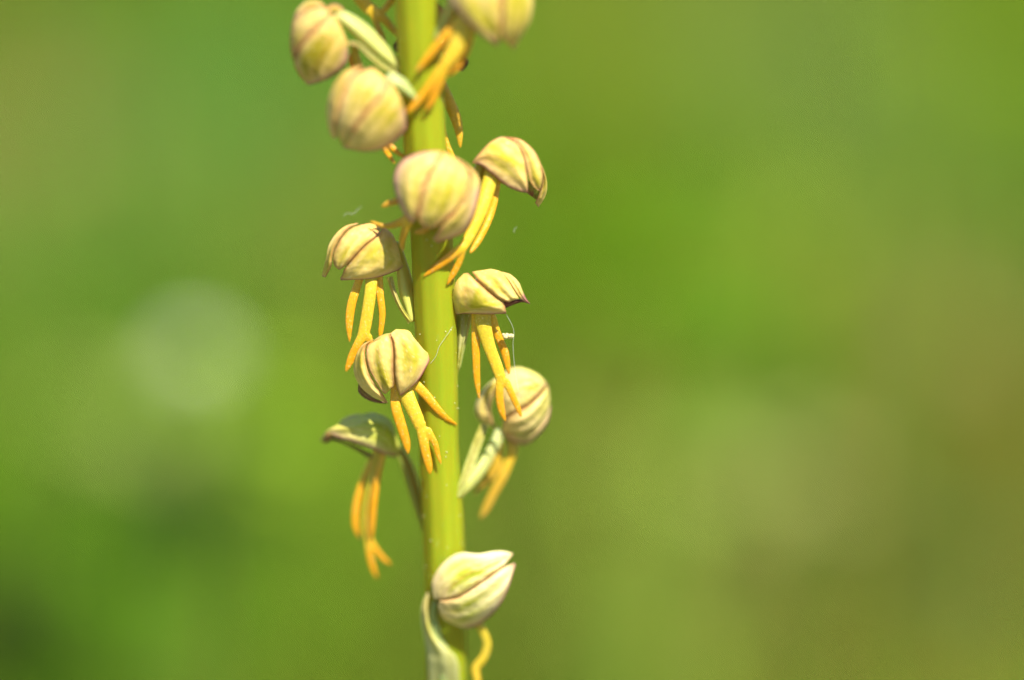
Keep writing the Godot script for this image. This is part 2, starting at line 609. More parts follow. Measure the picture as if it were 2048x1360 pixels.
# ------------------------------------------------------------------ lips
# chains of [x, y, width, dz] in the crop's pixels, joined into one smooth skin (surface nets)
func lip(f: Dictionary, chains: Array) -> Buf:
	var h := 2.0
	var flatten := 0.42
	var bones := []
	var lo := Vector3(1e9, 1e9, 1e9)
	var hi := -lo
	for ci in chains.size():
		var pts := []
		for q in chains[ci]:
			pts.append(Vector4(f.o.x + q[0] / f.s, f.o.y + q[1] / f.s, q[3] / flatten, q[2] / f.s * 0.43))
		var steps := (pts.size() - 1) * 3
		var was: Vector4 = pts[0]
		for k in range(1, steps + 1):
			var now := curve4(pts, float(k) / steps)
			var t0 := float(k - 1) / steps
			var t1 := float(k) / steps
			if ci == 0:      # the body: greenish yellow at the top, yellow below
				t0 = t0 * 0.45
				t1 = t1 * 0.45
			else:
				t0 = 0.5 + 0.5 * t0
				t1 = 0.5 + 0.5 * t1
			var ra := maxf(was.w, 1.2)
			var rb := maxf(now.w * (0.62 if k == steps else 0.88 if k == steps - 1 else 1.0), 1.2)
			bones.append([Vector3(was.x, was.y, was.z), Vector3(now.x, now.y, now.z), ra, rb, t0, t1, ci])
			for p in [was, now]:
				lo = lo.min(Vector3(p.x, p.y, p.z) - Vector3.ONE * (maxf(ra, rb) + 8.0))
				hi = hi.max(Vector3(p.x, p.y, p.z) + Vector3.ONE * (maxf(ra, rb) + 8.0))
			was = now
	var nx := int((hi.x - lo.x) / h) + 2
	var ny := int((hi.y - lo.y) / h) + 2
	var nz := int((hi.z - lo.z) / h) + 2
	var d := PackedFloat32Array()
	d.resize(nx * ny * nz)
	d.fill(50.0)
	var soft := 4.5
	var chain := PackedFloat32Array()
	chain.resize(d.size())
	chain.fill(50.0)
	for bi in bones.size():
		var bone: Array = bones[bi]
		var a: Vector3 = bone[0]
		var ab: Vector3 = bone[1] - a
		var ra: float = bone[2]
		var dr: float = bone[3] - ra
		var len2 := maxf(ab.length_squared(), 1e-6)
		var reach := maxf(bone[2], bone[3]) + 7.0
		var b0: Vector3 = ((a.min(bone[1]) - Vector3.ONE * reach - lo) / h).max(Vector3.ZERO)
		var b1: Vector3 = (a.max(bone[1]) + Vector3.ONE * reach - lo) / h
		var x1 := mini(int(b1.x), nx - 1)
		for z in range(int(b0.z), mini(int(b1.z), nz - 1) + 1):
			for y in range(int(b0.y), mini(int(b1.y), ny - 1) + 1):
				var id := (z * ny + y) * nx + int(b0.x)
				for x in range(int(b0.x), x1 + 1):
					var p := lo + Vector3(x, y, z) * h - a
					var t := clampf(p.dot(ab) / len2, 0.0, 1.0)
					var n := (p - ab * t).length() - ra - dr * t
					if n < chain[id]:
						chain[id] = n
					id += 1
		if bi == bones.size() - 1 or bones[bi + 1][6] != bone[6]:
			for id in d.size():
				var n := chain[id]
				if n < 49.0:
					var o := d[id]
					var m := maxf(soft - absf(n - o), 0.0)
					d[id] = minf(n, o) - m * m / (4.0 * soft)
			chain.fill(50.0)
	var b := Buf.new()
	var cell := PackedInt32Array()
	cell.resize(nx * ny * nz)
	cell.fill(-1)
	var px := PackedVector3Array()
	for z in nz - 1:
		for y in ny - 1:
			for x in nx - 1:
				var id := (z * ny + y) * nx + x
				if d[id] > 6.0 or d[id] < -6.0:
					continue
				var sum := Vector3.ZERO
				var cnt := 0
				var cv := [d[id], d[id + 1], d[id + nx], d[id + nx + 1], d[id + nx * ny], d[id + nx * ny + 1], d[id + nx * ny + nx], d[id + nx * ny + nx + 1]]
				for e in 12:
					var i0: int = [0, 2, 4, 6, 0, 1, 4, 5, 0, 1, 2, 3][e]
					var ax := e / 4
					var i1: int = i0 + [1, 2, 4][ax]
					var va: float = cv[i0]
					var vb: float = cv[i1]
					if (va < 0.0) != (vb < 0.0):
						var p := Vector3(i0 & 1, (i0 >> 1) & 1, (i0 >> 2) & 1)
						p[ax] += va / (va - vb)
						sum += p
						cnt += 1
				if cnt:
					var p := lo + (Vector3(x, y, z) + sum / cnt) * h
					cell[id] = px.size()
					px.append(p)
	for p in px:
		var wsum := 0.0
		var tone := 0.0
		for bone in bones:
			var a: Vector3 = bone[0]
			var ab: Vector3 = bone[1] - a
			var t := clampf((p - a).dot(ab) / maxf(ab.length_squared(), 1e-6), 0.0, 1.0)
			var w := 1.0 / pow(absf((p - a - ab * t).length() - lerpf(bone[2], bone[3], t)) + 2.0, 3.0)
			wsum += w
			tone += w * lerpf(bone[4], bone[5], t)
		tone /= wsum
		var bump := 0.9 * fine.get_noise_3d(p.x * 3.0, p.y * 3.0, p.z * 3.0) + 0.5 * mott.get_noise_3d(p.x * 3.0, p.y * 3.0, p.z * 3.0)
		var base_c: Color = f.get("lip_tone", [Color(0.62, 0.46, 0.03), Color(0.80, 0.345, 0.010)])[0]
		var tip_c: Color = f.get("lip_tone", [Color(0.62, 0.46, 0.03), Color(0.80, 0.345, 0.010)])[1]
		var col: Color = base_c.lerp(Color(0.82, 0.51, 0.03), smoothstep(0.1, 0.4, tone)).lerp(tip_c, smoothstep(0.45, 0.72, tone))
		col = col.lerp(Color(0.48, 0.22, 0.02), smoothstep(0.97, 1.0, tone) * 0.4)
		col = col * (1.0 + 0.3 * fine.get_noise_3d(p.x * 2.0, p.y * 2.0, p.z * 2.0))
		# papillae: tiny beads all over, their glints painted in pale
		var bead := grain.get_noise_3d(p.x, p.y, p.z)
		col = col.lerp(Color(0.95, 0.80, 0.36), 0.55 * smoothstep(0.25, 0.6, bead))
		bump += 1.6 * bead
		col.a = 1.0
		b.add(at(p.x, p.y, (p.z + bump * 0.35) * flatten), Vector3.ZERO, col)
	var faces := []
	for z in range(1, nz - 1):
		for y in range(1, ny - 1):
			for x in range(1, nx - 1):
				var id := (z * ny + y) * nx + x
				if absf(d[id]) > 6.0:
					continue
				var here := d[id] < 0.0
				var step := [1, nx, nx * ny]
				for ax in 3:
					if here != (d[id + step[ax]] < 0.0):
						var u: int = step[(ax + 1) % 3]
						var w: int = step[(ax + 2) % 3]
						var q := [cell[id], cell[id - u], cell[id - u - w], cell[id - w]]
						if q.min() < 0:
							continue
						faces.append(q if here else [q[3], q[2], q[1], q[0]])
	for q in faces:
		var fn: Vector3 = (b.v[q[2]] - b.v[q[0]]).cross(b.v[q[3]] - b.v[q[1]])
		for k in 4:
			b.n[q[k]] += fn
	# the axes here are right, down, near: a left-handed set, so face normals come out turned; settle the sign on the whole
	var vol := 0.0
	var mid := Vector3.ZERO
	for p in b.v:
		mid += p
	mid /= maxi(1, b.v.size())
	for q in faces:
		vol += (b.v[q[0]] - mid).dot((b.v[q[2]] - b.v[q[0]]).cross(b.v[q[3]] - b.v[q[1]]))
	var sg := 1.0 if vol > 0 else -1.0
	for k in b.n.size():
		b.n[k] = (b.n[k] * sg).normalized()
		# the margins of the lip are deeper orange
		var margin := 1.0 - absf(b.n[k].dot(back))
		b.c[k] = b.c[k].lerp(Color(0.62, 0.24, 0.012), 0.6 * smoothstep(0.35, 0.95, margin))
	for q in faces:
		b.quad(q[0], q[1], q[2], q[3])
	return b


# ------------------------------------------------------------------ the orchid
func v4s(f: Dictionary, pts: Array) -> Array:   # [x, y, width, dz] of a crop to Vector4
	var out := []
	for q in pts:
		out.append(Vector4(f.o.x + q[0] / f.s, f.o.y + q[1] / f.s, q[3], q[2] / f.s * 0.5))
	return out


func build_orchid() -> void:
	var orchid := Node3D.new()
	orchid.name = "orchid"
	orchid.position = base
	orchid.set_meta("label", "tall yellow green man orchid spike with hooded cream flowers and dangling orange lips")
	orchid.set_meta("category", "orchid")
	add_child(orchid)
	# the stem
	var axis := [Vector4(822, -260, 0, 40), Vector4(829, -100, 0, 41), Vector4(833, 0, 0, 42), Vector4(844, 200, 0, 42), Vector4(853, 350, 0, 42), Vector4(863, 480, 0, 41.5), Vector4(870, 640, 0, 41.5), Vector4(875, 780, 0, 40), Vector4(878, 920, 0, 40), Vector4(885, 1050, 0, 42), Vector4(889, 1200, 0, 42), Vector4(891, 1400, 0, 43)]
	for k in range(1, 8):
		axis.append(Vector4(891 + k * 1.5, 1400 + k * 860, 0, 43 + k * 1.5))
	put("stem", stem_tube(axis), M.green, orchid)
	# glands and pollen dust on the stem, too small to tell apart
	var dust := Buf.new()
	var rng := RandomNumberGenerator.new()
	rng.seed = 31
	for k in 170:
		var y := rng.randf_range(-40, 1400)
		var q := curve4(axis.slice(0, 12), clampf((y + 260.0) / 1660.0, 0, 1))
		for tries in 12:
			q = curve4(axis.slice(0, 12), clampf(rng.randf(), 0, 1))
			if q.y > -40:
				break
		var a := rng.randf() * TAU
		var c := at(q.x, q.y, q.z) + (right * cos(a) + Vector3(0, 0, 1) * sin(a)) * q.w * PXM * 1.02
		ball(dust, c, rng.randf_range(0.5, 1.5) * PXM, Color(0.72, 0.74, 0.42), 4, 6)
	put("dust", dust, M.bract, orchid).set_meta("kind", "stuff")
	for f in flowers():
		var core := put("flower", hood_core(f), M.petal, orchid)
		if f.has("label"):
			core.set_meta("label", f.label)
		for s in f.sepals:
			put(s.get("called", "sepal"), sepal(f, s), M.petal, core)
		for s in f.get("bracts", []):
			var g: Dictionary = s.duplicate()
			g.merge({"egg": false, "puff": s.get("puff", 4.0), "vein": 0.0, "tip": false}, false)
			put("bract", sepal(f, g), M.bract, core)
		if f.has("ovary"):
			var oc: Array = f.get("ovary_tone", [Color(0.36, 0.37, 0.12), Color(0.42, 0.44, 0.10)])
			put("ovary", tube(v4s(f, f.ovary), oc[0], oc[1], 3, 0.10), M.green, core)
		if f.has("lip"):
			put("lip", lip(f, f.lip), M.lip, core)


func stem_tube(axis: Array) -> Buf:
	var b := Buf.new()
	var sides := 48
	# finely cut where it is in view, coarsely below
	var ts := []
	for k in 150:
		ts.append(11.0 * k / 150.0)
	for k in 29:
		ts.append(11.0 + 7.0 * k / 28.0)
	for k in ts.size():
		var q := curve4(axis, ts[k] / 18.0)
		var p := at(q.x, q.y, q.z)
		if k == ts.size() - 1:
			p.y = minf(p.y, -0.004)
		for j in sides:
			var a := TAU * j / sides
			var nd := right * cos(a) + Vector3(0, 0, 1) * sin(a)
			var rib := 0.020 * cos(a * 9.0 + 0.5) + 0.010 * cos(a * 23.0) + 0.014 * mott.get_noise_3d(cos(a) * 70.0, q.y * 0.25, sin(a) * 70.0)
			var line := fine.get_noise_3d(cos(a) * 60.0, q.y * 0.03, sin(a) * 60.0)
			var n := mott.get_noise_3d(cos(a) * 60.0, q.y * 0.5, sin(a) * 60.0 + 9.0)
			var col := Color(0.265, 0.335, 0.014).lerp(Color(0.315, 0.330, 0.012), clampf(0.5 + 0.9 * n, 0, 1)).lerp(Color(0.40, 0.46, 0.12), 0.5 * smoothstep(0.45, 0.75, grain.get_noise_3d(cos(a) * 55.0, q.y * 1.1, sin(a) * 55.0)))
			var v := 1.0 + 0.07 * line + 0.02 * cos(a * 9.0 + 0.5)
			b.add(p + nd * q.w * PXM * (1.0 + rib), nd, Color(col.r * v, col.g * v, col.b * v))
	smooth_tube(b, ts.size() - 1, sides)
	return b


func flowers() -> Array:
	var shade_tone := [Color(0.64, 0.68, 0.15), Color(0.46, 0.51, 0.03)]  # greener sepal colours, the tint of shade painted into the low left hood
	var list := []
	# upper left, seen from its side
	list.append({"o": Vector2(540, 0), "s": 3.4133, "egg": [335, 290, 205, 295, 0, 55, -20, 0.1, 0.0], "stripe": 0.95, "rim": 0.75, "seam": 0.8, "tone": [Color(0.82, 0.60, 0.20), Color(0.36, 0.30, 0.015)],
		"sepals": [
			{"l": [[390, 60], [330, 6], [250, 6], [190, 60], [160, 105]], "r": [[398, 75], [340, 50], [280, 65], [220, 95], [165, 110]], "edge": "ns", "vein": 0.0},
			{"l": [[395, 72], [340, 48], [240, 75], [170, 110], [142, 200], [138, 320], [160, 420]], "r": [[412, 105], [360, 150], [300, 205], [250, 260], [205, 315], [172, 365], [160, 410]], "over": 1.0, "edge": "ss"},
			{"l": [[415, 110], [350, 160], [290, 215], [225, 290], [172, 370], [165, 440], [200, 515], [250, 572]], "r": [[430, 95], [485, 190], [525, 290], [537, 390], [500, 465], [420, 528], [340, 562], [262, 582]], "edge": "sr", "rim_from": 0.3},
			{"called": "petal", "l": [[395, 40], [440, 22], [490, 42], [514, 82]], "r": [[400, 75], [440, 75], [480, 85], [508, 92]], "edge": "dn", "vein": 0.0, "z": -10},
		],
		"ovary": [[420, 90, 60, -20], [520, 135, 95, -16], [640, 230, 115, -12], [760, 345, 100, -8], [850, 430, 75, -4], [915, 500, 45, 0]],
		"ovary_tone": [Color(0.48, 0.45, 0.16), Color(0.56, 0.52, 0.12)],
		"bracts": [{"l": [[500, 285, 0], [600, 288, 4], [700, 370, 8], [800, 450, 8], [915, 505, 4]], "r": [[498, 306, 0], [590, 318, 4], [680, 405, 8], [780, 482, 8], [905, 525, 4]], "tone": [Color(0.56, 0.55, 0.22), Color(0.52, 0.52, 0.12)]}],
		"lip": [[[570, 300, 55, -45], [590, 390, 60, -45], [640, 560, 65, -40], [700, 760, 65, -30], [760, 930, 60, -20]],
			[[760, 930, 50, -20], [795, 1030, 45, -15], [848, 1112, 26, -10]], [[770, 930, 50, -20], [840, 1015, 45, -10], [925, 1078, 30, 0]], [[580, 330, 30, -55], [555, 420, 40, -55], [600, 520, 30, -50]]]})
	# second on the left, its hood turned to the viewer
	list.append({"o": Vector2(540, 0), "s": 3.4133, "egg": [662, 742, 278, 300, 0, 66, 40, 0.0, 0.0], "stripe": 0.95, "rim": 0.75, "seam": 0.5, "tone": [Color(0.84, 0.64, 0.22), Color(0.42, 0.36, 0.02)],
		"sepals": [
			{"l": [[620, 452], [515, 485], [435, 580], [392, 700], [388, 800], [405, 900], [440, 955]], "r": [[640, 456], [565, 520], [497, 640], [466, 770], [452, 865], [462, 930]], "edge": "ns"},
			{"l": [[700, 462], [570, 520], [501, 640], [470, 770], [458, 870], [478, 960]], "r": [[800, 545], [778, 605], [718, 688], [638, 782], [568, 872], [512, 952], [486, 990]], "over": 1.0, "edge": "ss", "vein": 0.2},
			{"l": [[800, 550], [782, 610], [723, 692], [643, 787], [573, 877], [516, 958], [495, 1003]], "r": [[815, 550], [885, 660], [925, 770], [938, 850], [892, 932], [800, 1005], [660, 1036], [510, 1014]], "edge": "sr", "rim_from": 0.2},
		],
		"ovary": [[790, 520, 80, 35], [880, 570, 90, 40], [950, 630, 70, 40], [1000, 680, 40, 38]], "ovary_tone": [Color(0.46, 0.46, 0.2), Color(0.44, 0.46, 0.12)]})
	# top right, cut by the frame
	list.append({"o": Vector2(540, 0), "s": 3.4133, "egg": [1490, 20, 308, 318, 0, 55, 45, 0.0, 0.0], "stripe": 0.95, "rim": 0.75, "seam": 0.4,
		"sepals": [
			{"l": [[1400, -285], [1220, -200], [1190, -90], [1235, 10], [1310, 112], [1410, 212], [1500, 282], [1545, 312]], "r": [[1480, -290], [1545, -180], [1577, -60], [1581, 60], [1576, 170], [1572, 250], [1562, 300]], "edge": "rs", "vein": 0.2},
			{"l": [[1490, -290], [1552, -180], [1583, -60], [1588, 60], [1583, 170], [1582, 260], [1620, 292], [1660, 332]], "r": [[1560, -280], [1690, -205], [1772, -90], [1794, 20], [1776, 140], [1735, 222], [1697, 282], [1668, 334]], "edge": "sn", "vein": 0.35},
		],
		"ovary": [[1290, -20, 130, 20], [1230, 80, 110, 20], [1170, 190, 85, 22], [1120, 280, 45, 25]],
		"lip": [[[1350, 90, 140, 55], [1320, 220, 150, 60], [1260, 340, 130, 64], [1190, 450, 105, 66]],
			[[1190, 440, 75, 66], [1100, 575, 68, 66], [1010, 690, 60, 65], [940, 765, 40, 64]], [[1200, 440, 80, 66], [1150, 580, 62, 62], [1110, 680, 52, 60], [1068, 745, 36, 58]],
			[[1290, 150, 80, 52], [1200, 240, 65, 58], [1110, 350, 58, 60], [1000, 485, 36, 60]], [[1385, 170, 60, 40], [1350, 310, 66, 42], [1280, 440, 72, 44], [1215, 510, 45, 48]]]})
	# behind the stem at the top: only its dark tips and lobes show on either side
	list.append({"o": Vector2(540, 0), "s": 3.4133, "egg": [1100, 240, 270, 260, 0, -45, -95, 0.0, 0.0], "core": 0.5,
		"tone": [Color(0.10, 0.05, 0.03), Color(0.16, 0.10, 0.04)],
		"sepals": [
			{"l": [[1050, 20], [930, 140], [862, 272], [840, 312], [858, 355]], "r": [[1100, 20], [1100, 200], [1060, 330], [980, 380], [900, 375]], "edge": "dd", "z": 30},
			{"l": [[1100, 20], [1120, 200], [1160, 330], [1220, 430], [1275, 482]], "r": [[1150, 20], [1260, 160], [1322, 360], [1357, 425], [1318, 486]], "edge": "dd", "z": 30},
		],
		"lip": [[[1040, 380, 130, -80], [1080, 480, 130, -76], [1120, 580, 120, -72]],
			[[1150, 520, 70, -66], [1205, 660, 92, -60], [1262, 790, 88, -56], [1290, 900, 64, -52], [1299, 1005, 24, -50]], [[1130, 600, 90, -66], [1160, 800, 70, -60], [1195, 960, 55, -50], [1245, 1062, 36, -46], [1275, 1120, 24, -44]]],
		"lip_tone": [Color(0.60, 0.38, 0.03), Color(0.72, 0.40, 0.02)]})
	# above the frame at the left of the stem: only the lobes of its lip hang into view
	list.append({"o": Vector2(540, 0), "s": 3.4133, "egg": [620, -260, 230, 220, 0, 55, -60, 0.0, 0.0],
		"sepals": [
			{"l": [[700, -440], [520, -420], [410, -300], [400, -200], [480, -100]], "r": [[710, -440], [640, -360], [600, -260], [570, -170], [500, -90]], "edge": "ns"},
			{"l": [[712, -440], [645, -360], [606, -260], [576, -170], [520, -80]], "r": [[740, -430], [820, -330], [850, -220], [790, -110], [540, -70]], "edge": "sr"},
		],
		"ovary": [[760, -300, 90, -40], [860, -200, 90, -30], [940, -80, 60, -10]],
		"lip": [[[560, -130, 110, -70], [600, -40, 112, -68], [655, 35, 105, -66], [705, 95, 80, -64]],
			[[705, 90, 60, -64], [728, 160, 50, -62], [758, 240, 55, -60], [790, 320, 34, -58]], [[700, 60, 80, -64], [775, 125, 70, -62], [840, 200, 55, -60], [900, 270, 36, -56]], [[735, 110, 48, -64], [790, 55, 55, -66], [835, -10, 60, -70], [850, -60, 40, -72]]],
		"lip_tone": [Color(0.58, 0.36, 0.02), Color(0.64, 0.36, 0.015)]})
	# in front of the stem
	list.append({"o": Vector2(700, 250), "s": 3.886, "egg": [678, 555, 340, 362, 0, 62, 58, 0.0, 0.0], "stripe": 0.95, "rim": 0.75, "seam": 0.4,
		"sepals": [
			{"l": [[690, 200], [560, 208], [445, 248], [370, 312], [338, 415], [350, 525], [402, 665], [472, 760]], "r": [[715, 205], [668, 300], [615, 385], [578, 475], [553, 565], [530, 655], [505, 750]], "edge": "rs", "vein": 0.12},
			{"l": [[725, 206], [675, 303], [622, 388], [585, 478], [560, 568], [537, 655], [532, 735], [600, 798]], "r": [[790, 240], [880, 312], [926, 392], [914, 492], [875, 582], [803, 672], [722, 742], [655, 798]], "over": 1.0, "edge": "ss", "vein": 0.3, "vein_at": 0.6},
			{"l": [[800, 246], [890, 314], [936, 394], [922, 494], [884, 586], [812, 678], [735, 755], [645, 888]], "r": [[830, 255], [925, 318], [988, 388], [1010, 462], [996, 585], [956, 732], [880, 842], [682, 918]], "edge": "sr", "rim_from": 0.4},
		],
		"ovary": [[800, 300, 80, 70], [860, 380, 90, 60], [800, 560, 90, 45], [740, 700, 60, 36]],
		"lip": [[[600, 520, 100, 52], [540, 620, 105, 52], [470, 720, 95, 50]],
			[[460, 560, 60, 48], [370, 590, 62, 46], [300, 610, 55, 44], [250, 634, 32, 42]], [[460, 715, 80, 50], [360, 770, 66, 44], [260, 785, 46, 32], [160, 747, 24, 20]],
			[[460, 740, 90, 50], [425, 830, 72, 44], [405, 910, 56, 38], [412, 970, 36, 34]], [[650, 740, 60, 56], [580, 815, 60, 56], [505, 838, 40, 52]]],
		"lip_tone": [Color(0.58, 0.38, 0.04), Color(0.62, 0.32, 0.02)]})
	# right of the stem, hood pointing right
	list.append({"o": Vector2(700, 250), "s": 3.886, "egg": [1230, 345, 310, 280, 25, 48, -42, 0.0, 0.0], "core": 0.62, "core_at": Vector2(-20, -60),
		"sepals": [
			{"l": [[1210, 91], [1300, 140], [1354, 238], [1378, 335], [1394, 420], [1428, 480], [1472, 512]], "r": [[1225, 90], [1320, 108], [1402, 168], [1457, 240], [1487, 320], [1499, 400], [1484, 500]], "over": 1.0, "edge": "ss", "vein": 0.15},
			{"l": [[1460, 270], [1488, 340], [1500, 405], [1490, 470], [1465, 540], [1438, 605]], "r": [[1470, 275], [1510, 360], [1532, 450], [1527, 530], [1500, 590], [1465, 640]], "edge": "sn", "vein": 0.0, "z": -6},
			{"called": "petal", "l": [[1380, 430], [1378, 485], [1372, 528]], "r": [[1480, 490], [1468, 540], [1450, 584]], "edge": "nn", "z": -22, "tone": [Color(0.30, 0.34, 0.05), Color(0.22, 0.05, 0.04)], "vein": 0.0},
			{"l": [[945, 297], [1010, 312], [1090, 372], [1180, 447], [1260, 497], [1335, 522], [1378, 527]], "r": [[950, 286], [1005, 218], [1095, 128], [1195, 91], [1290, 138], [1345, 236], [1368, 335], [1380, 425], [1382, 520]], "edge": "rs", "vein": 0.2},
		],
		"ovary": [[1030, 300, 110, -40], [1000, 370, 110, -38], [930, 480, 110, -30], [840, 620, 70, -14]], "ovary_tone": [Color(0.28, 0.32, 0.06), Color(0.36, 0.38, 0.06)],
		"lip": [[[1110, 330, 130, -18], [1075, 480, 132, -6], [1035, 620, 122, 10], [985, 750, 105, 24], [920, 880, 92, 36], [868, 965, 85, 44]],
			[[860, 960, 80, 45], [790, 1015, 80, 46], [690, 1090, 66, 45], [575, 1174, 24, 43]], [[880, 950, 60, 44], [855, 1050, 54, 41], [805, 1150, 54, 40], [755, 1240, 20, 39]],
			[[1150, 400, 60, -30], [1135, 540, 56, -22], [1098, 680, 66, -12], [1050, 800, 62, 4], [990, 910, 60, 18], [935, 992, 32, 32]]]})
	# left of the stem, in focus
	list.append({"o": Vector2(600, 420), "s": 3.777, "egg": [470, 330, 320, 245, 0, 50, -22, 0.0, 0.0], "core_at": Vector2(20, -30), "core": 0.66,
		"sepals": [
			{"l": [[430, 98], [350, 118], [280, 170], [218, 262], [194, 370], [172, 460], [164, 500]], "r": [[445, 100], [372, 138], [308, 212], [264, 290], [246, 350], [235, 430], [192, 510]], "edge": "ns", "vein": 0.1},
			{"l": [[520, 98], [392, 135], [320, 205], [270, 290], [252, 350], [256, 412], [285, 447]], "r": [[620, 122], [578, 190], [500, 252], [440, 312], [380, 382], [336, 428], [302, 449]], "over": 1.0, "edge": "ss", "vein": 0.15},
			{"l": [[625, 124], [584, 196], [506, 258], [446, 318], [386, 388], [338, 440], [322, 482], [304, 516]], "r": [[640, 130], [700, 185], [742, 280], [762, 370], [780, 433], [700, 472], [550, 517], [310, 532]], "edge": "sr", "rim_from": 0.5, "vein": 0.2},
		],
		"ovary": [[700, 230, 90, -42], [760, 400, 90, -32], [800, 600, 120, -16], [836, 770, 80, 0], [850, 850, 40, 6]], "ovary_tone": [Color(0.40, 0.40, 0.05), Color(0.62, 0.57, 0.12)],
		"bracts": [{"l": [[655, 510, -6], [690, 625, 0], [745, 745, 6], [818, 860, 10]], "r": [[700, 500, -2], [735, 640, 6], [785, 750, 10], [850, 835, 14]], "tone": [Color(0.46, 0.44, 0.08), Color(0.62, 0.56, 0.26)]}],
		"lip": [[[545, 460, 110, -4], [532, 620, 106, 8], [512, 760, 106, 12], [492, 880, 106, 12], [470, 970, 96, 12]],
			[[460, 970, 80, 12], [425, 1040, 76, 12], [388, 1120, 72, 12], [350, 1212, 40, 12]], [[520, 960, 60, 12], [540, 1060, 50, 8], [560, 1160, 30, 2]],
			[[450, 520, 70, -10], [392, 700, 78, -4], [372, 850, 68, 0], [374, 995, 22, 2]], [[595, 500, 70, -10], [606, 650, 66, -4], [622, 790, 58, 0], [605, 960, 44, 2]]]})
	# right of the stem, in focus
	list.append({"o": Vector2(860, 520), "s": 3.579, "egg": [420, 250, 300, 190, 8, 42, 4, 0.0, 0.0], "core": 0.6, "core_at": Vector2(0, -10),
		"sepals": [
			{"called": "petal", "l": [[520, 300], [600, 285], [660, 282], [716, 311]], "r": [[540, 345], [605, 318], [660, 303], [716, 315]], "edge": "dd", "z": -12, "vein": 0.0, "tone": [Color(0.25, 0.07, 0.06), Color(0.2, 0.06, 0.05)]},
			{"l": [[500, 84], [556, 142], [593, 202], [632, 257], [672, 297], [713, 314]], "r": [[525, 86], [580, 105], [636, 160], [662, 220], [692, 280], [717, 311]], "edge": "sr", "rim_from": 0.6, "vein": 0.0},
			{"l": [[300, 84], [345, 150], [424, 220], [480, 265], [526, 291], [562, 303]], "r": [[440, 63], [508, 84], [553, 140], [589, 202], [625, 256], [634, 276]], "edge": "sn", "vein": 0.4},
			{"l": [[240, 97], [182, 165], [160, 270], [150, 386], [250, 384], [400, 389], [543, 384]], "r": [[272, 92], [338, 157], [418, 227], [474, 270], [520, 296], [535, 322], [546, 376]], "edge": "rs", "rim_from": 0.42, "vein": 0.45, "vein_at": 0.35},
		],
		"ovary": [[330, 260, 100, -20], [255, 420, 90, -22], [222, 600, 66, -14], [195, 800, 34, -4]],
		"bracts": [{"l": [[176, 380, -12], [180, 550, -10], [186, 700, -8], [190, 835, -4]], "r": [[285, 380, -6], [262, 510, -2], [226, 680, 0], [200, 835, 0]], "tone": [Color(0.36, 0.38, 0.05), Color(0.58, 0.56, 0.30)]}],
		"lip": [[[370, 340, 150, 8], [385, 470, 130, 16], [425, 620, 104, 20], [475, 750, 96, 22], [515, 870, 92, 22]],
			[[500, 870, 66, 22], [498, 980, 66, 22], [512, 1075, 58, 22], [540, 1152, 20, 22]], [[545, 870, 62, 22], [592, 975, 56, 22], [630, 1060, 46, 22], [654, 1122, 22, 22]],
			[[335, 400, 90, 4], [328, 560, 76, 8], [330, 700, 64, 10], [336, 850, 54, 10], [352, 990, 22, 10]], [[440, 420, 90, 2], [485, 540, 66, 0], [535, 660, 66, 0], [566, 810, 36, 0]]]})
	# left, nearest the middle: the best seen face of a hood
	list.append({"o": Vector2(620, 640), "s": 3.778, "egg": [620, 335, 300, 300, 0, 46, 26, 0.0, 0.0], "core": 0.66, "core_at": Vector2(0, -40),
		"sepals": [
			{"called": "petal", "l": [[364, 480], [366, 548], [430, 603], [520, 629], [590, 631]], "r": [[380, 470], [400, 520], [462, 575], [530, 610], [586, 624]], "edge": "dn", "z": -10, "vein": 0.0, "tone": [Color(0.30, 0.22, 0.08), Color(0.22, 0.08, 0.06)]},
			{"l": [[480, 146], [392, 190], [340, 290], [331, 400], [380, 502], [462, 573], [586, 630]], "r": [[486, 147], [428, 195], [417, 270], [441, 380], [496, 482], [546, 552], [583, 617]], "edge": "ns", "vein": 0.0},
			{"l": [[530, 138], [438, 190], [426, 270], [449, 377], [502, 477], [550, 548], [574, 558]], "r": [[600, 108], [620, 170], [628, 260], [629, 360], [633, 440], [634, 490], [602, 528]], "over": 1.0, "edge": "ss", "vein": 0.15},
			{"l": [[602, 106], [625, 165], [636, 260], [637, 360], [642, 450], [657, 522], [680, 570]], "r": [[650, 70], [742, 80], [786, 135], [850, 213], [908, 278], [872, 370], [802, 477], [692, 571]], "edge": "sr", "rim_from": 0.5, "vein": 0.2},
		],
		"ovary": [[780, 200, 80, -10], [850, 330, 80, 8], [890, 480, 60, 30]],
		"lip": [[[700, 480, 150, 30], [740, 590, 134, 46], [795, 710, 118, 54], [850, 840, 108, 56]],
			[[845, 850, 86, 56], [872, 990, 82, 56], [898, 1100, 66, 56], [906, 1160, 30, 56]], [[890, 840, 72, 56], [945, 935, 52, 56], [964, 1010, 42, 56], [990, 1086, 22, 56]],
			[[645, 490, 80, 32], [648, 650, 92, 42], [690, 800, 90, 46], [726, 920, 74, 46], [741, 1005, 34, 46]], [[780, 470, 90, 36], [870, 560, 84, 38], [955, 665, 70, 45], [1030, 742, 50, 41], [1110, 792, 22, 24]]]})
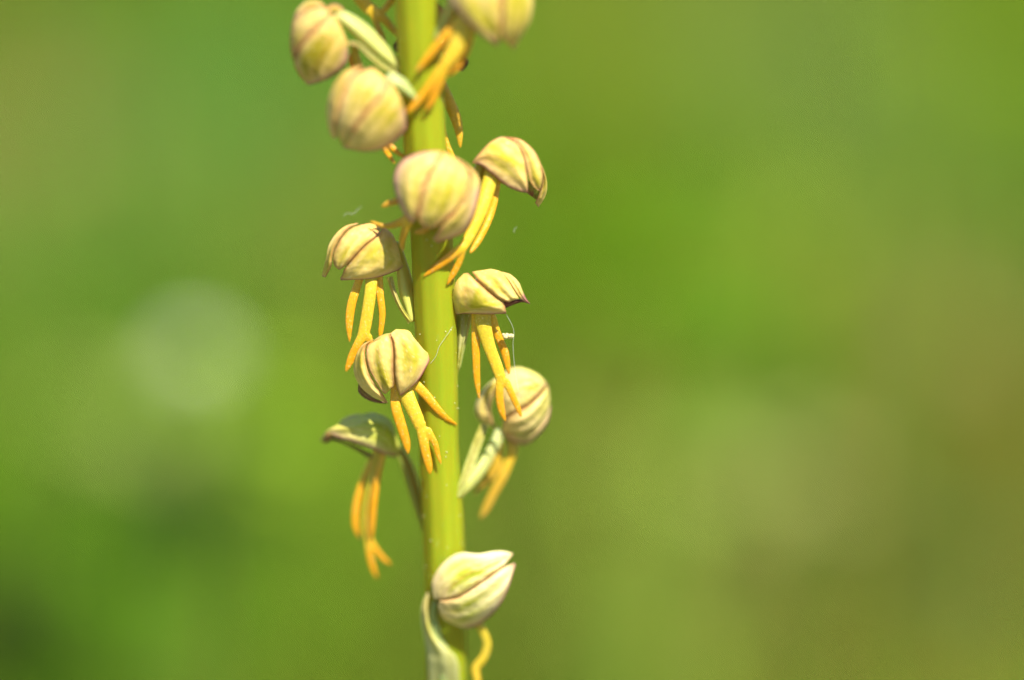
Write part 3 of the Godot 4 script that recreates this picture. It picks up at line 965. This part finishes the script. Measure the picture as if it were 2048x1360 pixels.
	# left, low, in the shade of the one above
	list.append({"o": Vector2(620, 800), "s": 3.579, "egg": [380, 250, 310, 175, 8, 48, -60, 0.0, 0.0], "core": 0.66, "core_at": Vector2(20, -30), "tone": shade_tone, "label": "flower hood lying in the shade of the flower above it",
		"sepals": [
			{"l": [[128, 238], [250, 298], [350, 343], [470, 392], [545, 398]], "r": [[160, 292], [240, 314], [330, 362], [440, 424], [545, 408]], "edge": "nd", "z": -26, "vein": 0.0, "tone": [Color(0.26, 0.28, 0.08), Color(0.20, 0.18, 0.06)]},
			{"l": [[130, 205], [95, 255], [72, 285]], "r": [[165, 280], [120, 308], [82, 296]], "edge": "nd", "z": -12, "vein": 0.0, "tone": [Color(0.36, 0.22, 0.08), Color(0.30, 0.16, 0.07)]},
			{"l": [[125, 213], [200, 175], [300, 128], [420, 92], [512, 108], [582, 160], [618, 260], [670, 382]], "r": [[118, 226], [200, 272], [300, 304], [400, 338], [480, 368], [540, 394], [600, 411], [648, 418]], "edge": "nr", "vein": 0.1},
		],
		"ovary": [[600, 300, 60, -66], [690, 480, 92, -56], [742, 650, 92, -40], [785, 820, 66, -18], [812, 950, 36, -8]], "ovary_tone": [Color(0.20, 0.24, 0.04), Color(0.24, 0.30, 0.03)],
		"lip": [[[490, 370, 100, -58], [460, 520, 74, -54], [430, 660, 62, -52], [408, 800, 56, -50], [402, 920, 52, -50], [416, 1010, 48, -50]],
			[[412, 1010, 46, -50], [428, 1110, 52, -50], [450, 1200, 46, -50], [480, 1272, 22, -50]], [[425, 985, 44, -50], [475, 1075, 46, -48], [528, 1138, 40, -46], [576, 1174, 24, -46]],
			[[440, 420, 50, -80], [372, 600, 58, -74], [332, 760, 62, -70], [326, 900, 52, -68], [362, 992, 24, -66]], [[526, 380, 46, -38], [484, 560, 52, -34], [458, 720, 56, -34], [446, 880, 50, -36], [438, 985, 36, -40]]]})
	# right, low, behind
	list.append({"o": Vector2(880, 720), "s": 4.0, "egg": [660, 365, 232, 315, 0, 58, -88, 0.0, 0.0], "core": 0.7,
		"tone": [Color(0.80, 0.65, 0.27), Color(0.46, 0.46, 0.05)],
		"sepals": [
			{"called": "petal", "l": [[340, 500], [286, 445], [284, 350], [340, 240], [410, 170], [480, 120]], "r": [[450, 545], [425, 470], [405, 400], [425, 300], [450, 230], [500, 150]], "edge": "ns", "egg": false, "z": -80, "puff": 16, "vein": 0.5},
			{"l": [[480, 440], [440, 250], [500, 110], [600, 55], [700, 70], [790, 115], [850, 178]], "r": [[500, 480], [560, 440], [640, 392], [710, 347], [780, 282], [830, 222], [856, 185]], "edge": "ns", "vein": 0.2},
			{"l": [[500, 500], [560, 450], [640, 402], [714, 357], [786, 292], [836, 232], [860, 192]], "r": [[500, 570], [600, 585], [690, 575], [770, 520], [840, 430], [878, 340], [872, 240]], "edge": "sn", "vein": 0.0},
			{"l": [[505, 580], [600, 594], [690, 584], [775, 529], [845, 439], [882, 350]], "r": [[490, 600], [590, 662], [690, 674], [790, 602], [862, 500], [887, 388]], "edge": "nr", "vein": 0.0, "z": -8},
		],
		"ovary": [[480, 540, 80, -78], [450, 640, 90, -66], [365, 800, 100, -44], [265, 940, 100, -20], [170, 1050, 80, 0], [110, 1120, 50, 10]], "ovary_tone": [Color(0.50, 0.49, 0.20), Color(0.54, 0.50, 0.10)],
		"bracts": [{"l": [[325, 505, -30], [262, 650, -20], [208, 800, -6], [160, 950, 10], [118, 1065, 24]], "r": [[390, 515, -36], [335, 680, -16], [275, 850, 2], [210, 1000, 16], [150, 1105, 26]], "tone": [Color(0.40, 0.44, 0.10), Color(0.52, 0.52, 0.16)]}],
		"lip": [[[560, 600, 110, -88], [580, 700, 100, -88], [570, 790, 90, -88]],
			[[570, 770, 80, -88], [505, 920, 92, -88], [435, 1050, 84, -88], [370, 1180, 72, -88], [325, 1262, 36, -88]], [[480, 680, 70, -88], [455, 830, 84, -90], [400, 930, 84, -92], [330, 1000, 62, -94], [266, 1065, 36, -96]]],
		"lip_tone": [Color(0.50, 0.34, 0.04), Color(0.62, 0.36, 0.03)]})
	# lowest, in front of the stem
	list.append({"o": Vector2(800, 1080), "s": 4.857, "egg": [700, 470, 430, 330, -28, 52, 58, 0.0, 0.0], "core": 0.72,
		"seam": 0.3, "tone": [Color(0.90, 0.80, 0.42), Color(0.46, 0.50, 0.04)], "label": "lowest flower, its pale hood pointing up to the right",
		"sepals": [
			{"l": [[328, 565], [310, 425], [370, 285], [480, 173], [600, 122], [760, 130], [900, 110], [1000, 108], [1098, 130]], "r": [[380, 578], [460, 572], [560, 548], [660, 490], [760, 425], [880, 340], [1000, 258], [1058, 192], [1092, 140]], "edge": "ns", "vein": 0.5, "vein_at": 0.62},
			{"l": [[385, 588], [462, 582], [565, 558], [665, 500], [765, 435], [885, 350], [1010, 264], [1116, 224]], "r": [[368, 640], [420, 762], [560, 834], [700, 855], [842, 772], [952, 662], [1047, 490], [1120, 245]], "edge": "sr", "rim_from": 0.3, "vein": 0.0},
		],
		"ovary": [[350, 580, 60, 46], [320, 740, 80, 46], [350, 940, 110, 46], [420, 1150, 170, 40], [430, 1400, 180, 24], [440, 1700, 120, 10]], "ovary_tone": [Color(0.36, 0.40, 0.12), Color(0.50, 0.52, 0.18)],
		"bracts": [{"l": [[268, 505, 50], [212, 620, 50], [202, 760, 50], [222, 900, 50], [255, 1050, 50], [270, 1220, 46], [290, 1500, 30]], "r": [[294, 512, 54], [268, 650, 58], [290, 820, 64], [350, 955, 68], [450, 1045, 68], [560, 1180, 58], [580, 1500, 34]], "tone": [Color(0.62, 0.62, 0.26), Color(0.48, 0.46, 0.06)], "puff": 14}],
		"lip": [[[730, 760, 90, 50], [800, 880, 92, 50], [848, 1010, 92, 50], [812, 1140, 92, 50], [735, 1240, 86, 50], [745, 1330, 78, 50], [760, 1420, 60, 50]],
			[[760, 1420, 50, 50], [740, 1500, 50, 50], [720, 1600, 24, 50]], [[765, 1420, 50, 50], [800, 1520, 46, 50], [830, 1610, 24, 50]]]})
	return list


# ------------------------------------------------------------------ silk, crumbs
func thread(pts: Array, r: float) -> Buf:
	var q := []
	for p in pts:
		q.append(Vector4(p[0], p[1], p[2], r))
	return tube(q, Color(0.75, 0.76, 0.7), Color(0.75, 0.76, 0.7), 0, 0.0, 24, 6)


func tagged(o: Node3D, label: String, category: String, group := "") -> void:
	o.position = base
	o.set_meta("label", label)
	o.set_meta("category", category)
	if group:
		o.set_meta("group", group)


func build_bits() -> void:
	tagged(put("silk_thread", thread([[906, 652, 43], [890, 676, 46], [878, 694, 47], [872, 712, 46], [860, 728, 44]], 0.28), M.silk, self), "fine pale silk thread lying across the stem between the two middle flowers", "silk thread", "silk threads about the orchid spike")
	tagged(put("silk_thread", thread([[1012, 628, 24], [1024, 650, 18], [1028, 668, 14], [1026, 690, 12], [1030, 740, 8], [1040, 800, 4]], 0.12), M.silk, self), "hair thin silk thread hanging with a pale crumb right of the stem", "silk thread", "silk threads about the orchid spike")
	tagged(put("silk_thread", thread([[686, 433, 34], [694, 426, 36], [706, 428, 38], [714, 420, 38], [724, 412, 40]], 0.28), M.silk, self), "frayed wisp of silk floating above the left flower in focus", "silk thread", "silk threads about the orchid spike")
	tagged(put("silk_thread", thread([[1028, 466, 20], [1029, 458, 22], [1034, 454, 24]], 0.35), M.silk, self), "tiny wisp of silk in the air right of the right hood", "silk thread", "silk threads about the orchid spike")
	# a crumb of pollen on the thread
	var b := Buf.new()
	var rng := RandomNumberGenerator.new()
	rng.seed = 4
	for k in 9:
		var c := at(1006 + k * 2.2 + rng.randf_range(-1, 1), 671 + rng.randf_range(-3.5, 2.5) + k * 0.4, 15 + rng.randf_range(-3, 3))
		var r := (rng.randf_range(2.5, 5.0)) * PXM
		ball(b, c, r, Color(0.72, 0.66, 0.34), 7, 10)
	tagged(put("pollen_crumb", b, M.bract, self), "pale yellow crumb of pollen beside the dangling lip right of the stem", "pollen")


func ball(b: Buf, c: Vector3, r: float, col: Color, rings: int, sides: int) -> void:
	var first := b.v.size()
	for k in rings + 1:
		for j in sides:
			var a := PI * k / rings
			var l := TAU * j / sides
			var n := Vector3(sin(a) * cos(l), cos(a), sin(a) * sin(l))
			var w := 1.0 + 0.2 * fine.get_noise_3dv(n * 9.0 + c * 3e4)
			b.add(c + n * r * w, n, col)
	for k in rings:
		for j in sides:
			var j2 := (j + 1) % sides
			b.quad(first + k * sides + j, first + k * sides + j2, first + (k + 1) * sides + j2, first + (k + 1) * sides + j)


# ------------------------------------------------------------------ the meadow
func ground_at(x: float, y: float, height: float) -> Vector3:   # where the sight line of a photograph pixel meets a level at that height
	var ray := right * ((x - 1024.0) / FOCAL) - up * ((y - 680.0) / FOCAL) - back
	return eye + ray * ((height - eye.y) / ray.y)


func srgb(r: int, g: int, b: int) -> Color:
	return Color(r / 255.0, g / 255.0, b / 255.0).srgb_to_linear()


func build_meadow() -> void:
	var ground := MeshInstance3D.new()
	ground.name = "ground"
	var pm := PlaneMesh.new()
	pm.size = Vector2(300, 300)
	ground.mesh = pm
	ground.material_override = M.soil
	ground.set_meta("kind", "structure")
	ground.set_meta("label", "mossy meadow soil under the grass")
	add_child(ground)

	# stands of plants: where they grow (photograph pixel to ground), how wide in metres, colour with the shade of dark gaps painted in, share
	var stands := []
	for s in STANDS:
		stands.append([ground_at(s[0], s[1], 0.125), s[2], Color(s[3], s[4], s[5])])

	var blade := blade_mesh()
	var rng := RandomNumberGenerator.new()
	rng.seed = 77
	var places := []
	var colors := []
	# thick where the lens looks, thinner to the sides and beyond
	var areas := [[-0.3, 0.3, -1.3, -0.2, 13000], [-2.5, 2.5, -6.0, -0.2, 12000], [-1.5, 1.5, -0.2, 0.25, 4000]]
	for ar in areas:
		for k in ar[4]:
			var p := Vector3(rng.randf_range(ar[0], ar[1]), 0, rng.randf_range(ar[2], ar[3]))
			if p.z > -0.2 and (Vector2(p.x, p.z).length() < 0.05 or (absf(p.x) < 0.12 and p.z > -0.03)):
				continue
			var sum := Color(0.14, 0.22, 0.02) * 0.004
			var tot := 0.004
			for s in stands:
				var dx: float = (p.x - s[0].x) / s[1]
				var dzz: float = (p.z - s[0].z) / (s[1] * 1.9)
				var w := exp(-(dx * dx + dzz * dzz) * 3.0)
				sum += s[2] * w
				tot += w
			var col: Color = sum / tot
			var f := rng.randf_range(0.75, 1.3)
			col = Color(col.r * f * rng.randf_range(0.85, 1.2), col.g * f, col.b * f)
			var tall := rng.randf_range(0.10, 0.19) if p.z < -0.2 else rng.randf_range(0.05, 0.13)
			var bas := Basis(Vector3.UP, rng.randf() * TAU) * Basis(Vector3.RIGHT, rng.randf_range(-0.45, 0.45))
			bas = bas.scaled_local(Vector3(rng.randf_range(0.8, 1.7), tall / 0.1, tall / 0.1))
			places.append(Transform3D(bas, p))
			colors.append(Color(col.r, col.g, col.b, 1.0))
	scatter("meadow_grass", blade, M.grass, places, colors, "dense sunlit meadow grass far out of focus behind the orchid", "grass")
	pale_flower()
	herb(350, 1005, 0.63, 420, 150, Color(0.022, 0.045, 0.010), 30, "darkest leaf clump, added for a shaded gap, low left of the orchid between two bright patches")  # very dark leaves stand in for shade between the plants
	herb(45, 1240, 0.64, 230, 230, Color(0.030, 0.050, 0.012), 31, "dark leaf clump added for a shaded gap in the lower left corner")  # added dark leaves, their colour standing for shade in this corner
	herb(520, 850, 0.74, 192, 152, Color(0.30, 0.46, 0.035), 32, "brightest yellow green herb, just left of the lowest left flower")
	herb(330, 1160, 0.68, 240, 96, Color(0.14, 0.36, 0.010), 33, "fresh green herb low left, under the darkest leaf clump")
	herb(240, 835, 0.72, 304, 72, Color(0.34, 0.42, 0.10), 34, "pale green herb left of the spike, under the pale round flower head")
	herb(250, 590, 0.72, 192, 104, Color(0.07, 0.17, 0.015), 35, "mid green herb above the pale round flower head")
	herb(450, 200, 0.80, 136, 104, Color(0.10, 0.23, 0.06), 36, "bluish green herb left of the second flower hood")
	herb(130, 270, 0.80, 176, 104, Color(0.28, 0.24, 0.07), 37, "straw brown herb at the left edge, high in the picture")
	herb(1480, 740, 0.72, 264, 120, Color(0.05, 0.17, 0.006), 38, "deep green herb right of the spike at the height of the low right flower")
	herb(1190, 750, 0.72, 136, 88, Color(0.14, 0.14, 0.02), 39, "olive brown herb close beside the low right flower")
	herb(1340, 530, 0.74, 176, 136, Color(0.13, 0.34, 0.010), 40, "clear green herb right of the flower in focus right of the stem")
	herb(1620, 490, 0.74, 192, 80, Color(0.30, 0.40, 0.05), 41, "yellow green herb in the right half, at mid height")
	herb(1790, 360, 0.74, 208, 72, Color(0.08, 0.16, 0.03), 42, "dark green herb in the upper right")
	herb(1720, 110, 0.80, 136, 88, Color(0.16, 0.16, 0.07), 43, "grey brown herb at the top right")
	herb(2020, 100, 0.80, 104, 128, Color(0.26, 0.38, 0.02), 44, "bright green herb in the upper right corner")
	herb(1620, 960, 0.70, 264, 96, Color(0.34, 0.34, 0.12), 45, "palest straw coloured herb in the lower right")
	herb(1570, 1260, 0.68, 152, 88, Color(0.12, 0.11, 0.03), 46, "brownish herb at the bottom right of the lowest flower")
	herb(1930, 1140, 0.70, 176, 96, Color(0.08, 0.13, 0.04), 47, "dark green herb near the lower right corner")
	herb(1290, 1290, 0.68, 192, 96, Color(0.25, 0.38, 0.06), 48, "light green herb at the bottom, right of the lowest flower")
	herb(1330, 950, 0.70, 208, 88, Color(0.27, 0.40, 0.07), 49, "light green herb right of the dangling lip of the low right flower")
	herb(1920, 660, 0.72, 160, 88, Color(0.36, 0.33, 0.13), 50, "straw coloured herb at the right edge, mid height")

# a small leafy plant of the meadow: stalks and leaves through an ellipsoid, as wide and high (photograph pixels) as given
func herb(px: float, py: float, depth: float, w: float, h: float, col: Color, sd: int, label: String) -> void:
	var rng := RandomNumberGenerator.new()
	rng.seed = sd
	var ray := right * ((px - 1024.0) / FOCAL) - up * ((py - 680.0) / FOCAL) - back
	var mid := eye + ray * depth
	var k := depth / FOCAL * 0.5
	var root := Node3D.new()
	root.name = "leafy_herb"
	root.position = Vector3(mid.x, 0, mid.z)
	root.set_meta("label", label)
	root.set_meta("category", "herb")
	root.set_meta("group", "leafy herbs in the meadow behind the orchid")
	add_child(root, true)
	var leaves := int((9 + w * h / 3500.0) * (3.6 if col.g < 0.06 else 1.0))  # denser for the dark clumps that stand in for shade
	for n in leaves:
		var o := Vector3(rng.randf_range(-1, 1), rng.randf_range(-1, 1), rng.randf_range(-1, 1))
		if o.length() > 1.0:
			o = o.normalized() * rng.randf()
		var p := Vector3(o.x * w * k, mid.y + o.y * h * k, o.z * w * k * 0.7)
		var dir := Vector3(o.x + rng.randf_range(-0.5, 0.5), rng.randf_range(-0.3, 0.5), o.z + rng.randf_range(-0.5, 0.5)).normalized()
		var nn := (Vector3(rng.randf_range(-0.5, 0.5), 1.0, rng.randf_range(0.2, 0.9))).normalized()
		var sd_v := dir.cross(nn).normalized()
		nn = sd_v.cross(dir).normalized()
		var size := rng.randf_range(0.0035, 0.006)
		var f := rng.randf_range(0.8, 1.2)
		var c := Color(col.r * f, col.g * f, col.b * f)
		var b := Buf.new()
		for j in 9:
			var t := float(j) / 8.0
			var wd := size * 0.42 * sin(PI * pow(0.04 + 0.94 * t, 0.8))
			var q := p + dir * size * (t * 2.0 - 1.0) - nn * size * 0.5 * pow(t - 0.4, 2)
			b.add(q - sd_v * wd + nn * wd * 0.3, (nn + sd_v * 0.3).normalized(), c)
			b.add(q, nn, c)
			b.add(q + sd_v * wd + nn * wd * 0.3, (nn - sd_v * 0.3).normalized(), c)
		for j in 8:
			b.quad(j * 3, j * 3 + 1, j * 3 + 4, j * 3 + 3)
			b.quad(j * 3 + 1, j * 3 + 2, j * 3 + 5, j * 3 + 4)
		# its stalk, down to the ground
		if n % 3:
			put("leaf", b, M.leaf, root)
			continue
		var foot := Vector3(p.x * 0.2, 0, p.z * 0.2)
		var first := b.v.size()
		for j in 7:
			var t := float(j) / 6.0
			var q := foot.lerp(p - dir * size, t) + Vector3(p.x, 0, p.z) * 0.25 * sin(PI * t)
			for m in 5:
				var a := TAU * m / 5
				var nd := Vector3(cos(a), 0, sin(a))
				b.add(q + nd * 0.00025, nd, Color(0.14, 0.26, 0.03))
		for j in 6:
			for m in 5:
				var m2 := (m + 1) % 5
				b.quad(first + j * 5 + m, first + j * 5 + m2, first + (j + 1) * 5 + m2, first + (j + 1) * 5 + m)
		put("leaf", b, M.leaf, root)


func blade_mesh() -> ArrayMesh:
	var b := Buf.new()
	var n := 6
	for k in n + 1:
		var t := float(k) / n
		var w := 0.0022 * (1.0 - t * t * 0.96)
		var p := Vector3(0, 0.1 * t * (1.0 - 0.18 * t), 0.045 * t * t)
		var nn := Vector3(0, 0.9 * t, -1.0).normalized()
		b.add(p + Vector3(-w, 0, 0), nn, Color.WHITE)
		b.add(p + Vector3(w, 0, 0), nn, Color.WHITE)
	for k in n:
		b.quad(k * 2, k * 2 + 1, k * 2 + 3, k * 2 + 2)
	return b.commit()


func scatter(called: String, mesh: Mesh, m: Material, places: Array, colors: Array, label: String, category: String) -> void:
	var mm := MultiMesh.new()
	mm.transform_format = MultiMesh.TRANSFORM_3D
	mm.use_colors = true
	mm.mesh = mesh
	mm.instance_count = places.size()
	for k in places.size():
		mm.set_instance_transform(k, places[k])
		mm.set_instance_color(k, colors[k])
	var o := MultiMeshInstance3D.new()
	o.name = called
	o.multimesh = mm
	o.material_override = m
	o.set_meta("kind", "stuff")
	o.set_meta("label", label)
	o.set_meta("category", category)
	add_child(o)


# the pale round flower head that shows as a soft disc at the left
func pale_flower() -> void:
	var ray := right * ((388 - 1024.0) / FOCAL) - up * ((735 - 680.0) / FOCAL) - back
	var head := eye + ray * 0.566
	var root := Node3D.new()
	root.name = "meadow_flower"
	root.position = Vector3(head.x + 0.004, 0, head.z)
	root.set_meta("label", "pale round flower head on a thin stalk, blurred to a disc left of the orchid")
	root.set_meta("category", "flower")
	add_child(root)
	var b := Buf.new()
	var top := head - root.position
	for k in 9:
		var t := float(k) / 8
		var p := Vector3(0, 0, 0).lerp(top, t) + Vector3(-0.004, 0, 0) * sin(t * PI) * 1.0
		for j in 6:
			var a := TAU * j / 6
			var nd := Vector3(cos(a), 0, sin(a))
			b.add(p + nd * 0.0004, nd, Color(0.12, 0.2, 0.05))
	smooth_tube(b, 8, 6)
	put("stalk", b, M.green, root)
	var h := Buf.new()
	ball(h, top, 0.0016, Color(0.62, 0.68, 0.5), 8, 12)
	put("flower_head", h, M.bract, root)
	for k in 22:
		var a := TAU * k / 11
		var pb := Buf.new()
		var o := Vector3(cos(a), 0.35 if k < 11 else 1.1, sin(a)).normalized()
		var sd := o.cross(Vector3.UP).normalized()
		for j in 5:
			var t := float(j) / 4
			var w := 0.0011 * sin(PI * (0.15 + 0.8 * t))
			var p := top + o * (0.0010 + 0.0034 * t) + Vector3.UP * 0.0006 * sin(t * PI)
			pb.add(p - sd * w, Vector3.UP, Color(0.76, 0.82, 0.58))
			pb.add(p + sd * w, Vector3.UP, Color(0.76, 0.82, 0.58))
		for j in 4:
			pb.quad(j * 2, j * 2 + 1, j * 2 + 3, j * 2 + 2)
		put("petal", pb, M.bract, root)
